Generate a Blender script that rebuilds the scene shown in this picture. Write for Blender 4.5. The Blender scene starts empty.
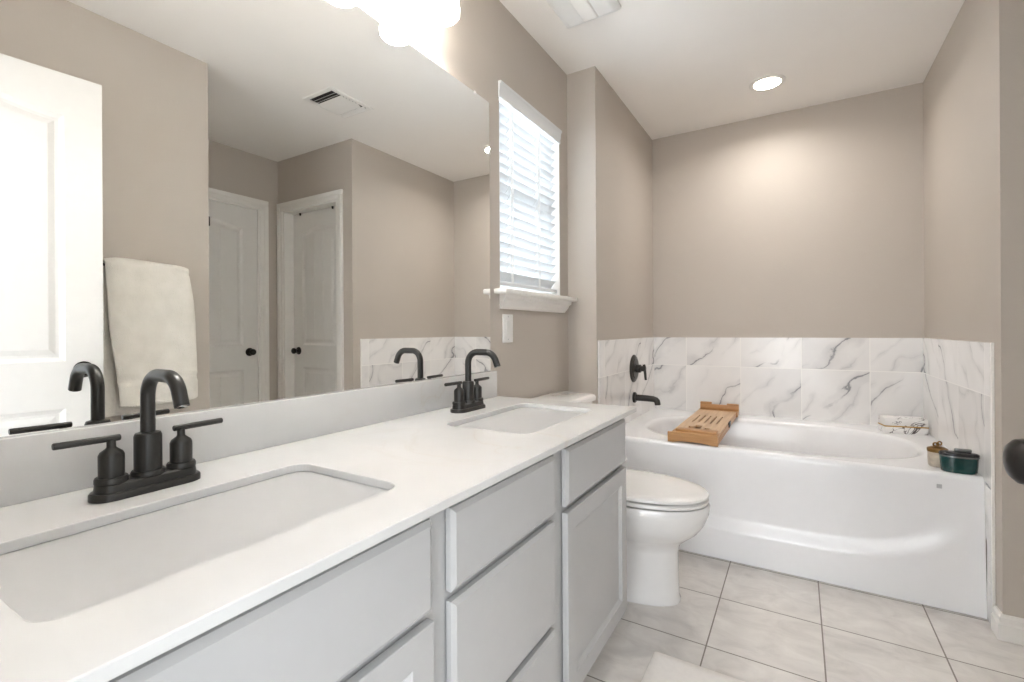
import bpy, bmesh, math, random
from math import pi, sin, cos, radians
from mathutils import Vector, Matrix

random.seed(7)
scene = bpy.context.scene
COL = scene.collection

# ------------------------------------------------------------------ camera
F_PX, YAW, V0 = 472.57, 0.5443, 330.5
CAM = Vector((1.0729, 0.0, 1.10))
ROLL = -0.0058
cam_data = bpy.data.cameras.new('camera')
cam_data.sensor_width = 36.0
cam_data.sensor_fit = 'HORIZONTAL'
cam_data.lens = 36.0 * F_PX / 1024.0
cam_data.shift_y = -(341.0 - V0) / 1024.0
cam_data.clip_start = 0.02
cam = bpy.data.objects.new('camera', cam_data)
COL.objects.link(cam)
_r0 = Vector((cos(YAW), sin(YAW), 0)); _u0 = Vector((0, 0, 1)); _f0 = Vector((-sin(YAW), cos(YAW), 0))
_r = _r0 * cos(ROLL) + _u0 * sin(ROLL)
_u = _u0 * cos(ROLL) - _r0 * sin(ROLL)
cam.matrix_world = Matrix(((_r.x, _u.x, -_f0.x, CAM.x), (_r.y, _u.y, -_f0.y, CAM.y), (_r.z, _u.z, -_f0.z, CAM.z), (0, 0, 0, 1)))
scene.camera = cam

# ------------------------------------------------------------------ light and exposure
scene.view_settings.view_transform = 'Standard'
scene.view_settings.look = 'None'
scene.view_settings.gamma = 1.0
scene.view_settings.use_curve_mapping = False
scene.view_settings.exposure = 1.63
WORLD_STRENGTH = 1.0
DAY_WINDOW_W = 16.0
DOORWAY_W = 25.0
SHADE_EMIT = 6.6
SHADE_LAMP_W = 1.0
DOWNLIGHT_W = 2.3

world = bpy.data.worlds.new('world')
scene.world = world
world.use_nodes = True
_bg = world.node_tree.nodes['Background']
_bg.inputs[0].default_value = (0.86, 0.93, 1.0, 1)
_bg.inputs[1].default_value = WORLD_STRENGTH
scene.cycles.use_denoising = True
scene.cycles.diffuse_bounces = 9
scene.cycles.glossy_bounces = 6
scene.cycles.max_bounces = 14
scene.cycles.sample_clamp_indirect = 8.0


def area_light(name, loc, direction, sx, sy, watts, color):
    d = bpy.data.lights.new(name, 'AREA')
    d.shape = 'RECTANGLE'; d.size = sx; d.size_y = sy
    d.energy = watts; d.color = color
    o = bpy.data.objects.new(name, d)
    COL.objects.link(o)
    o.location = loc
    o.rotation_euler = Vector(direction).to_track_quat('-Z', 'Y').to_euler()
    return o


# daylight outside the window, and an added unseen fill shining in through the doorway
area_light('window_daylight', (-0.55, 1.97, 1.85), (1, 0, -0.12), 1.0, 1.2, DAY_WINDOW_W, (0.86, 0.94, 1.0))
area_light('doorway_fill', (1.0, -2.5, 1.45), (0.0, 1, -0.02), 2.8, 2.2, DOORWAY_W, (1.0, 0.99, 0.985))

# ------------------------------------------------------------------ room numbers
H = 2.494
XA, XB = 0.163, 1.687          # tub alcove side walls
YW, YB = 2.366, 3.506          # wing wall, back wall
YR = 2.325                     # corner at the hall
XH = 2.58                      # hall closet wall
XT, YTE = 1.55, 1.285          # towel wall and its end
YE = 0.015                     # entrance wall face
ZT = 1.044                     # top of the wall tile
ZC = 0.831                     # counter top


# ------------------------------------------------------------------ material helpers
def lin(c):
    if isinstance(c, str):
        c = [int(c[i:i + 2], 16) / 255 for i in (0, 2, 4)]
    return tuple((x / 12.92 if x <= 0.04045 else ((x + 0.055) / 1.055) ** 2.4) for x in c) + (1.0,)


class NT:
    def __init__(self, name):
        self.m = bpy.data.materials.new(name)
        self.m.use_nodes = True
        self.t = self.m.node_tree
        self.b = self.t.nodes['Principled BSDF']

    def n(self, typ, **kw):
        nd = self.t.nodes.new(typ)
        for k, v in kw.items():
            setattr(nd, k, v)
        return nd

    def link(self, a, b):
        self.t.links.new(a, b)

    def math(self, op, a, b=None, c=None, clamp=False):
        nd = self.n('ShaderNodeMath', operation=op, use_clamp=clamp)
        for i, v in enumerate((a, b, c)):
            if v is None:
                continue
            if hasattr(v, 'is_linked'):
                self.link(v, nd.inputs[i])
            else:
                nd.inputs[i].default_value = v
        return nd.outputs[0]

    def mix(self, fac, a, b):
        nd = self.n('ShaderNodeMix', data_type='RGBA')
        for s, v in ((nd.inputs[0], fac), (nd.inputs[6], a), (nd.inputs[7], b)):
            if hasattr(v, 'is_linked'):
                self.link(v, s)
            else:
                s.default_value = v
        return nd.outputs[2]

    def coord(self):
        return self.n('ShaderNodeTexCoord').outputs['Object']

    def noise(self, vec, scale, detail=4.0, rough=0.5, dist=0.0):
        nd = self.n('ShaderNodeTexNoise')
        if vec is not None:
            self.link(vec, nd.inputs['Vector'])
        nd.inputs['Scale'].default_value = scale
        nd.inputs['Detail'].default_value = detail
        nd.inputs['Roughness'].default_value = rough
        nd.inputs['Distortion'].default_value = dist
        return nd.outputs['Fac']

    def ramp(self, fac, stops):
        nd = self.n('ShaderNodeValToRGB')
        self.link(fac, nd.inputs[0])
        e = nd.color_ramp.elements
        while len(e) < len(stops):
            e.new(0.5)
        for el, (p, c) in zip(e, stops):
            el.position = p
            el.color = c if len(c) == 4 else tuple(c) + (1,)
        return nd.outputs[0]

    def bump(self, height, strength, dist=0.002):
        nd = self.n('ShaderNodeBump')
        nd.inputs['Strength'].default_value = strength
        nd.inputs['Distance'].default_value = dist
        self.link(height, nd.inputs['Height'])
        self.link(nd.outputs[0], self.b.inputs['Normal'])

    def set(self, color=None, rough=None, metal=None, spec=None, coat=None):
        b = self.b.inputs
        if color is not None:
            if hasattr(color, 'is_linked'):
                self.link(color, b['Base Color'])
            else:
                b['Base Color'].default_value = color
        if rough is not None:
            b['Roughness'].default_value = rough
        if metal is not None:
            b['Metallic'].default_value = metal
        if spec is not None:
            b['Specular IOR Level'].default_value = spec
        if coat is not None:
            b['Coat Weight'].default_value = coat
            b['Coat Roughness'].default_value = 0.05
        return self.m


def plain(name, col, rough=0.5, metal=0.0, var=0.03, scale=30.0, bump=0.0, bscale=200.0, bdist=0.001, coat=None, spec=None):
    m = NT(name)
    c = lin(col)
    co = m.coord()
    f = m.noise(co, scale, 3)
    lo = tuple(x * (1 - var) for x in c[:3]) + (1,)
    hi = tuple(min(1, x * (1 + var)) for x in c[:3]) + (1,)
    m.set(m.ramp(f, [(0.3, lo), (0.7, hi)]), rough, metal, spec, coat)
    if bump:
        m.bump(m.noise(co, bscale, 4), bump, bdist)
    return m.m


def emit(name, col, strength):
    m = NT(name)
    c = lin(col)
    m.set((0.9, 0.9, 0.9, 1), 0.4)
    m.b.inputs['Emission Color'].default_value = c
    m.b.inputs['Emission Strength'].default_value = strength
    return m.m


def sep(m, vec):
    nd = m.n('ShaderNodeSeparateXYZ')
    m.link(vec, nd.inputs[0])
    return nd.outputs


def comb(m, x, y, z):
    nd = m.n('ShaderNodeCombineXYZ')
    for i, v in enumerate((x, y, z)):
        if hasattr(v, 'is_linked'):
            m.link(v, nd.inputs[i])
        else:
            nd.inputs[i].default_value = v
    return nd.outputs[0]


def grid_lines(m, u, off, pitch, half):
    """1 on the joints of a tile grid, and the tile's index"""
    t = m.math('DIVIDE', m.math('SUBTRACT', u, off), pitch)
    idx = m.math('FLOOR', t)
    fr = m.math('FRACT', m.math('ADD', t, 100.0))
    d = m.math('MINIMUM', fr, m.math('SUBTRACT', 1.0, fr))
    g = m.math('LESS_THAN', d, half / pitch)
    return g, idx


def marble_tile(name, axis, off_u, off_v, flip=1.0):
    """13-inch marble-look ceramic on a vertical wall, axis = 0 (runs along x) or 1 (along y)"""
    m = NT(name)
    co = m.coord()
    s = sep(m, co)
    u, v = s[axis], s[2]
    gu, iu = grid_lines(m, u, off_u, 0.347, 0.0022)
    gv, iv = grid_lines(m, v, off_v, 0.347, 0.0022)
    g = m.math('MAXIMUM', gu, gv)
    wn = m.n('ShaderNodeTexWhiteNoise', noise_dimensions='3D')
    m.link(comb(m, iu, iv, 3.0 + axis), wn.inputs['Vector'])
    r = m.math('MULTIPLY', wn.outputs['Value'], 20.0)
    a = m.math('MULTIPLY', u, flip)
    # along the diagonal and across it
    al = m.math('MULTIPLY', m.math('ADD', a, v), 0.7071)
    ac = m.math('MULTIPLY', m.math('SUBTRACT', a, v), 0.7071)
    vec = comb(m, m.math('MULTIPLY', al, 0.8), ac, r)
    wob = m.math('MULTIPLY', m.math('SUBTRACT', m.noise(vec, 4.5, 2, 0.5), 0.5), 0.30)
    jag = m.math('MULTIPLY', m.math('SUBTRACT', m.noise(vec, 26.0, 3, 0.6), 0.5), 0.034)
    path = m.math('ADD', ac, m.math('ADD', wob, jag))
    seed = m.n('ShaderNodeTexWhiteNoise', noise_dimensions='3D')
    m.link(comb(m, iv, iu, 9.0 + axis), seed.inputs['Vector'])

    def veins(pitch, shift, extra, t0, t1):
        q = m.math('ADD', m.math('DIVIDE', m.math('ADD', path, extra), pitch), m.math('MULTIPLY', seed.outputs['Value'], 7.0 + shift))
        fr = m.math('ABSOLUTE', m.math('SUBTRACT', m.math('FRACT', m.math('ADD', q, 50.0)), 0.5))
        d_ = m.math('MULTIPLY', fr, pitch)
        return d_
    thick = m.math('MULTIPLY', m.noise(vec, 9.0, 3), 1.0)
    d1 = veins(0.34, 0.0, 0.0, 0, 0)
    v1 = m.ramp(m.math('DIVIDE', d1, m.math('ADD', thick, 0.15)), [(0.0, (1, 1, 1)), (0.004, (0.9, 0.9, 0.9)), (0.009, (0.22, 0.22, 0.22)), (0.06, (0, 0, 0))])
    f1 = m.ramp(m.noise(vec, 5.5, 2), [(0.36, (0.0, 0.0, 0.0)), (0.52, (1, 1, 1))])
    d2 = veins(0.13, 3.7, m.math('MULTIPLY', m.noise(vec, 3.0, 2), 0.10), 0, 0)
    v2 = m.ramp(d2, [(0.0, (0.40, 0.40, 0.40)), (0.004, (0.20, 0.20, 0.20)), (0.025, (0, 0, 0))])
    f2 = m.ramp(m.noise(comb(m, al, ac, m.math('ADD', r, 4.0)), 5.0, 2), [(0.44, (0.0, 0.0, 0.0)), (0.62, (1, 1, 1))])
    vein = m.math('ADD', m.math('MULTIPLY', v1, f1), m.math('MULTIPLY', v2, f2), clamp=True)
    cl = m.noise(vec, 2.0, 3)
    base = m.ramp(cl, [(0.35, lin('dedddc')), (0.65, lin('efeeed'))])
    colr = m.mix(m.math('MULTIPLY', vein, 0.80), base, lin('686b72'))
    colr = m.mix(g, colr, lin('f2f1ee'))
    m.set(colr, 0.18, 0, 0.5)
    m.bump(m.math('SUBTRACT', 1.0, g), 0.35, 0.0015)
    return m.m


def floor_tile():
    m = NT('floor_tile')
    co = m.coord()
    s = sep(m, co)
    gx, ix = grid_lines(m, s[0], 1.491, 0.3485, 0.0024)
    gy, iy = grid_lines(m, s[1], 2.437, 0.3425, 0.0024)
    g = m.math('MAXIMUM', gx, gy)
    wn = m.n('ShaderNodeTexWhiteNoise', noise_dimensions='3D')
    m.link(comb(m, ix, iy, 1.0), wn.inputs['Vector'])
    r = m.math('MULTIPLY', wn.outputs['Value'], 30.0)
    vec = comb(m, s[0], m.math('MULTIPLY', s[1], 1.7), r)
    n1 = m.noise(vec, 6.5, 7, 0.62, 0.9)
    c = m.ramp(n1, [(0.3, lin('cac6c2')), (0.5, lin('dcd8d4')), (0.72, lin('e9e6e2'))])
    n2 = m.noise(vec, 40.0, 3)
    c = m.mix(m.math('MULTIPLY', n2, 0.14), c, lin('a9a39d'))
    tv = m.math('MULTIPLY', wn.outputs['Value'], 0.10)
    c = m.mix(tv, c, lin('e0dcd6'))
    c = m.mix(g, c, lin('837c75'))
    m.set(c, 0.42)
    m.bump(m.math('SUBTRACT', 1.0, g), 0.5, 0.0015)
    return m.m


def quartz():
    m = NT('white_quartz')
    co = m.coord()
    n = m.noise(co, 2.2, 5, 0.55, 1.2)
    d = m.math('ABSOLUTE', m.math('SUBTRACT', n, 0.5))
    v = m.ramp(d, [(0.0, (1, 1, 1)), (0.015, (0.25, 0.25, 0.25)), (0.05, (0, 0, 0))])
    mk = m.ramp(m.noise(co, 1.3, 2), [(0.5, (0, 0, 0)), (0.68, (1, 1, 1))])
    f = m.math('MULTIPLY', m.math('MULTIPLY', v, mk), 0.28)
    base = m.ramp(m.noise(co, 5.0, 3), [(0.3, lin('cacac9')), (0.7, lin('d1d1d0'))])
    m.set(m.mix(f, base, lin('b9a58c')), 0.16)
    return m.m


def bamboo(name, c0, c1, c2, along=1):
    m = NT(name)
    co = m.coord()
    s = sep(m, co)
    vec = comb(m, m.math('MULTIPLY', s[0], 60.0 if along else 5.0), m.math('MULTIPLY', s[1], 3.0 if along else 60.0), m.math('MULTIPLY', s[2], 60.0))
    n = m.noise(vec, 1.2, 4, 0.6)
    c = m.ramp(n, [(0.3, lin(c0)), (0.52, lin(c1)), (0.75, lin(c2))])
    m.set(c, 0.42)
    return m.m


def terry():
    m = NT('terry_cloth')
    co = m.coord()
    n = m.noise(co, 260.0, 3)
    n2 = m.noise(co, 14.0, 3)
    m.set(m.ramp(n2, [(0.3, lin('dad6cd')), (0.7, lin('e6e2da'))]), 0.95)
    m.b.inputs['Sheen Weight'].default_value = 0.3
    m.bump(m.math('ADD', n, m.math('MULTIPLY', n2, 0.5)), 0.9, 0.004)
    return m.m


def glass_mat():
    m = NT('window_glass')
    m.set((0.95, 0.97, 1, 1), 0.0)
    m.b.inputs['Transmission Weight'].default_value = 1.0
    m.b.inputs['IOR'].default_value = 1.05
    return m.m


def vein_box_mat():
    m = NT('veined_box_paper')
    co = m.coord()
    s = sep(m, co)
    al = m.math('ADD', s[0], m.math('MULTIPLY', s[2], 0.9))
    ac = m.math('SUBTRACT', s[0], m.math('MULTIPLY', s[2], 1.3))
    vec = comb(m, m.math('MULTIPLY', al, 0.5), ac, s[1])
    n = m.noise(vec, 13.0, 3, 0.6, 0.6)
    d = m.math('ABSOLUTE', m.math('SUBTRACT', n, 0.5))
    v = m.ramp(d, [(0.0, (1, 1, 1)), (0.011, (0.9, 0.9, 0.9)), (0.019, (0, 0, 0))])
    mk = m.ramp(m.noise(vec, 9.0, 1), [(0.40, (0, 0, 0)), (0.47, (1, 1, 1))])
    m.set(m.mix(m.math('MULTIPLY', v, mk), lin('eceae8'), lin('4a3b3c')), 0.35)
    return m.m


M = {}
M['wall'] = plain('taupe_paint', 'bcb4ab', 0.62, var=0.012, scale=3, bump=0.22, bscale=120, bdist=0.002)
M['ceiling'] = plain('ceiling_paint', 'f1eeea', 0.8, var=0.01, scale=3, bump=0.15, bscale=110, bdist=0.002)
M['trim'] = plain('white_trim_paint', 'e9e7e3', 0.32, var=0.01)
M['door'] = plain('white_door_paint', 'dfdedb', 0.35, var=0.01)
M['cab'] = plain('cabinet_paint', 'b5b5b5', 0.34, var=0.01)
M['cab_in'] = plain('toe_kick_paint', 'c9c6c1', 0.5, var=0.01)  # plain even paint of the toe kick
M['black'] = plain('matte_black_metal', '383735', 0.36, metal=0.45, var=0.08, scale=12)
M['bronze'] = plain('oil_rubbed_bronze', '2a2725', 0.3, metal=0.7, var=0.1, scale=14)
M['ceramic'] = plain('glazed_ceramic', 'e7e6e5', 0.07, var=0.006, coat=0.4)
M['acrylic'] = plain('tub_acrylic', 'ebecee', 0.17, var=0.006, coat=0.1)
M['plastic'] = plain('white_plastic', 'e6e6e4', 0.3, var=0.01)
M['seat'] = plain('seat_plastic', 'e4e3e1', 0.22, var=0.008)
M['slat'] = plain('blind_slat', 'dfe2e4', 0.38, var=0.01)
M['cord'] = plain('blind_cord', 'e5e5e3', 0.7, var=0.02)
M['mat'] = plain('bath_mat_cotton', 'efebe7', 0.9, var=0.02, scale=60, bump=0.15, bscale=350, bdist=0.003)
M['brass'] = plain('antique_brass', '86693f', 0.32, metal=0.9, var=0.15, scale=40)
M['gold'] = plain('gold_trim', 'c39a4e', 0.3, metal=0.8, var=0.05)
M['chrome'] = plain('chrome', 'c4c4c4', 0.1, metal=1.0, var=0.02)
M['pewter'] = plain('pewter_rim', '8f9291', 0.28, metal=0.8, var=0.05)
M['blacktin'] = plain('black_lid_enamel', '222326', 0.25, var=0.05)
M['green'] = plain('dark_green_glaze', '0b3d3b', 0.16, var=0.18, scale=18, coat=0.5)
M['stoneware'] = plain('mottled_beige_glass', 'beb2a2', 0.3, var=0.2, scale=45)
M['dark'] = plain('vent_dark', '2c2a28', 0.8, var=0.05)
M['grey_mark'] = plain('grey_badge', 'b2b3b5', 0.4, var=0.03)
M['caulk'] = plain('grout_caulk', 'd5d0c8', 0.6, var=0.02)
M['quartz'] = quartz()
M['floor'] = floor_tile()
M['tile_back'] = marble_tile('marble_tile_back', 0, 0.396, 0.847 - 0.347, 1.0)
M['tile_left'] = marble_tile('marble_tile_left', 1, 3.506 - 0.347, 0.847 - 0.347, 1.0)
M['tile_right'] = marble_tile('marble_tile_right', 1, 3.506 - 0.347, 0.847 - 0.347, 1.0)
M['bamboo'] = bamboo('bamboo', 'a87c4c', 'c0946a', 'cfa67c')
M['bamboo_cross'] = bamboo('bamboo_crosswise', 'a87c4c', 'bb8d5e', 'c79a6a', 0)
M['bamboo_top'] = bamboo('bamboo_pale', 'bd9a74', 'cfae8b', 'dbbd9c')
M['terry'] = terry()
M['glass'] = glass_mat()
M['veinbox'] = vein_box_mat()
M['shade'] = emit('lit_frosted_glass', 'fffaf3', SHADE_EMIT)
M['fan_lens'] = plain('fan_lens_plastic', 'f4f3f0', 0.25, var=0.005)
M['lens'] = emit('lit_downlight_lens', 'fff2e0', 12.0)
_mm = NT('mirror_silver'); M['mirror'] = _mm.set((0.94, 0.945, 0.93, 1), 0.0, 1.0)


# ------------------------------------------------------------------ mesh helpers
def new():
    return bmesh.new()


def box(bm, x0, x1, y0, y1, z0, z1, bev=0.0, seg=2):
    vs = [bm.verts.new((x, y, z)) for x in (x0, x1) for y in (y0, y1) for z in (z0, z1)]
    fs = [bm.faces.new([vs[i] for i in q]) for q in
          ((0, 1, 3, 2), (4, 6, 7, 5), (0, 4, 5, 1), (2, 3, 7, 6), (0, 2, 6, 4), (1, 5, 7, 3))]
    if bev > 0:
        es = list({e for f in fs for e in f.edges})
        bmesh.ops.bevel(bm, geom=es, offset=bev, segments=seg, profile=0.5, affect='EDGES')
    return bm


def frame_of(d):
    d = Vector(d).normalized()
    a = Vector((0, 0, 1)) if abs(d.z) < 0.9 else Vector((1, 0, 0))
    u = d.cross(a).normalized()
    return u, d.cross(u).normalized(), d


def ring_loft(bm, rings, cap0=True, cap1=True, closed=True):
    """rings of equal-length point lists joined by quads"""
    vv = [[bm.verts.new(p) for p in r] for r in rings]
    n = len(vv[0])
    for a, b in zip(vv[:-1], vv[1:]):
        for i in range(n if closed else n - 1):
            j = (i + 1) % n
            try:
                bm.faces.new((a[i], a[j], b[j], b[i]))
            except ValueError:
                pass
    if cap0:
        bm.faces.new(list(reversed(vv[0])))
    if cap1:
        bm.faces.new(vv[-1])
    return vv


def lathe(bm, origin, axis, profile, n=32, cap0=True, cap1=True, sx=1.0, sy=1.0):
    """profile: (radius, height along axis)"""
    u, v, d = frame_of(axis)
    o = Vector(origin)
    rings = []
    for r, h in profile:
        r = max(r, 1e-5)
        rings.append([o + d * h + u * (r * sx * cos(2 * pi * k / n)) + v * (r * sy * sin(2 * pi * k / n)) for k in range(n)])
    ring_loft(bm, rings, cap0, cap1)
    return bm


def tube(bm, pts, r, n=16, radii=None):
    pts = [Vector(p) for p in pts]
    rings = []
    u = None
    for i, p in enumerate(pts):
        if i == 0:
            t = pts[1] - pts[0]
        elif i == len(pts) - 1:
            t = pts[-1] - pts[-2]
        else:
            t = (pts[i + 1] - p).normalized() + (p - pts[i - 1]).normalized()
        t.normalize()
        if u is None:
            u, v, _ = frame_of(t)
        else:
            u = (u - t * u.dot(t)).normalized()
            v = t.cross(u).normalized()
        rr = radii[i] if radii else r
        rings.append([p + u * (rr * cos(2 * pi * k / n)) + v * (rr * sin(2 * pi * k / n)) for k in range(n)])
    ring_loft(bm, rings)
    return bm


def rrect(x0, x1, y0, y1, r, n=6):
    """rounded rectangle outline, counter-clockwise, 4*(n+1) points"""
    out = []
    for cx, cy, a0 in ((x1 - r, y0 + r, -pi / 2), (x1 - r, y1 - r, 0), (x0 + r, y1 - r, pi / 2), (x0 + r, y0 + r, pi)):
        for k in range(n + 1):
            a = a0 + (pi / 2) * k / n
            out.append((cx + r * cos(a), cy + r * sin(a)))
    return out


def plate(bm, outer, holes, z0, z1):
    """horizontal plate with holes"""
    loops_t, loops_b = [], []
    for lp in [outer] + holes:
        loops_t.append([bm.verts.new((x, y, z1)) for x, y in lp])
        loops_b.append([bm.verts.new((x, y, z0)) for x, y in lp])
    for loops in (loops_t, loops_b):
        es = []
        for lp in loops:
            for i in range(len(lp)):
                es.append(bm.edges.new((lp[i], lp[(i + 1) % len(lp)])))
        bmesh.ops.triangle_fill(bm, use_beauty=True, use_dissolve=False, edges=es)
    for t, b in zip(loops_t, loops_b):
        for i in range(len(t)):
            j = (i + 1) % len(t)
            bm.faces.new((t[i], t[j], b[j], b[i]))
    return bm


ORIGIN = {}


def obj(name, bm, mat, parent=None, smooth=None, loc=None, recalc=True):
    """link a bmesh (in world space) as one mesh object; parent may be a thing or a part"""
    o0 = Vector(ORIGIN.get(parent, (0, 0, 0))) if parent is not None else Vector(loc or (0, 0, 0))
    if recalc:
        bmesh.ops.recalc_face_normals(bm, faces=bm.faces[:])
    if o0.length:
        bmesh.ops.translate(bm, verts=bm.verts[:], vec=-o0)
    me = bpy.data.meshes.new(name)
    bm.to_mesh(me)
    bm.free()
    me.materials.append(mat)
    if smooth is not None:
        for p in me.polygons:
            p.use_smooth = True
        me.set_sharp_from_angle(angle=radians(smooth))
    o = bpy.data.objects.new(name, me)
    COL.objects.link(o)
    if parent is not None:
        o.parent = parent
        ORIGIN[o] = tuple(o0)
    else:
        o.location = o0
        ORIGIN[o] = tuple(o0)
    return o


def tag(o, label, cat, group=None):
    o['label'] = label
    o['category'] = cat
    if group:
        o['group'] = group
    return o


def thing(name, label, cat, loc, group=None):
    o = bpy.data.objects.new(name, None)
    o.empty_display_size = 0.05
    COL.objects.link(o)
    o.location = loc
    ORIGIN[o] = tuple(loc)
    return tag(o, label, cat, group)


def struct(name, bm, mat, label, smooth=None, cat='room', recalc=True):
    o = obj(name, bm, mat, None, smooth, recalc=recalc)
    o['kind'] = 'structure'
    o['label'] = label
    o['category'] = cat
    return o


def copy_tree(o, parent=None):
    c = o.copy()
    COL.objects.link(c)
    if parent is not None:
        c.parent = parent
    for ch in list(o.children):
        copy_tree(ch, c)
    return c


# ================================================================== ROOM SHELL
b = new(); box(b, -0.14, 2.72, -4.4, 3.64, -0.1, 0.0)
struct('floor', b, M['floor'], 'pale grey square tile floor with dark grout lines', cat='floor')
b = new(); box(b, -0.14, 2.72, -0.12, 3.64, H, H + 0.1)
struct('ceiling', b, M['ceiling'], 'flat off-white painted ceiling over the bathroom', cat='ceiling')

WY0, WY1, WZ0, WZ1 = 1.676, 2.266, 1.252, 2.150     # window opening
b = new()
box(b, -0.14, 0, -0.12, WY0, 0, H); box(b, -0.14, 0, WY1, 3.64, 0, H)
box(b, -0.14, 0, WY0, WY1, 0, WZ0); box(b, -0.14, 0, WY0, WY1, WZ1, H)
struct('wall_left', b, M['wall'], 'taupe painted wall behind mirror and window', cat='wall')
b = new(); box(b, 0, XA, YW, 3.64, 0, H)
struct('wall_wing', b, M['wall'], 'taupe wing wall between toilet and bathtub', cat='wall')
b = new(); box(b, XA, 1.80, YB, 3.64, 0, H)
struct('wall_back', b, M['wall'], 'taupe back wall above the bathtub', cat='wall')
b = new(); box(b, XB, 1.80, YR, YB, 0, H)
struct('wall_right', b, M['wall'], 'taupe right wall at the foot of the bathtub', cat='wall')
# hall recess: wall facing the camera with a door opening
HX0, HX1, HZ = 1.848, 2.506, 2.076
b = new()
box(b, 1.80, HX0, YR, YR + 0.12, 0, H); box(b, HX1, 2.70, YR, YR + 0.12, 0, H); box(b, HX0, HX1, YR, YR + 0.12, HZ, H)
struct('wall_hall', b, M['wall'], 'shaded taupe wall around the hall door', cat='wall')
CY0, CY1, CZ = 1.448, 2.168, 2.078
b = new()
box(b, XH, 2.70, -0.12, CY0, 0, H); box(b, XH, 2.70, CY1, YR, 0, H); box(b, XH, 2.70, CY0, CY1, CZ, H)
struct('wall_closet', b, M['wall'], 'shaded taupe wall around the closet door', cat='wall')
b = new(); box(b, XT, XH, -0.12, YTE, 0, H)
struct('wall_towel', b, M['wall'], 'taupe wall behind the hanging towel', cat='wall')
EX0, EX1, EZ = 0.64, 1.43, 2.10
b = new()
box(b, 0, EX0, YE - 0.12, YE, 0, H); box(b, EX1, XT, YE - 0.12, YE, 0, H); box(b, EX0, EX1, YE - 0.12, YE, EZ, H)
struct('wall_entrance', b, M['wall'], 'taupe wall around the entrance doorway', cat='wall')


# baseboards with a stepped top
def baseboard(name, label, path):
    """path of floor points, the room on its left; corners are mitred"""
    prof = [(0, 0), (0.016, 0), (0.016, 0.055), (0.011, 0.062), (0.011, 0.078), (0.005, 0.088), (0, 0.088)]
    P = [Vector(p) for p in path]
    rings = []
    for i, p in enumerate(P):
        ns = []
        if i > 0:
            d = (p - P[i - 1]).normalized(); ns.append(Vector((-d.y, d.x)))
        if i < len(P) - 1:
            d = (P[i + 1] - p).normalized(); ns.append(Vector((-d.y, d.x)))
        m_ = sum(ns, Vector((0, 0)))
        m_ = m_ / (m_.dot(ns[0]))
        rings.append([(p.x + m_.x * d_, p.y + m_.y * d_, h) for d_, h in prof])
    b = new()
    ring_loft(b, rings)
    struct(name, b, M['trim'], label, cat='baseboard')


baseboard('baseboard_right', 'white baseboard around the right wall corner', [(1.809, YR), (XB, YR), (XB, YR + 0.058)])
baseboard('baseboard_towel', 'white baseboard below the hanging towel', [(XH, YTE), (XT, YTE), (XT, 0.05)])
baseboard('baseboard_left', 'white baseboard behind the toilet', [(XA, YW), (0, YW), (0, 1.66)])

# wall tile around the tub
b = new(); box(b, XA + 0.009, XB - 0.009, YB - 0.009, YB, 0.5, ZT)
struct('wall_tile_back', b, M['tile_back'], 'marble-look tiles on the wall behind the bathtub', cat='wall tile')
b = new(); box(b, XA, XA + 0.009, YW + 0.014, YB, 0.3, ZT)
struct('wall_tile_left', b, M['tile_left'], 'marble-look tiles around the black tub valve', cat='wall tile')
b = new()
box(b, XB - 0.009, XB, 2.45, YB, 0.3, ZT); box(b, XB - 0.009, XB, 2.399, 2.45, 0.0, ZT)
struct('wall_tile_right', b, M['tile_right'], 'marble-look tiles above the foot of the bathtub', cat='wall tile')


b = new(); box(b, XB - 0.0095, XB, 2.391, 2.399, 0.0, ZT + 0.001, 0.002)
struct('trim_4', b, M['trim'], 'thin white edge strip of the tile beside the wall corner', 40, 'trim')

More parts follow.
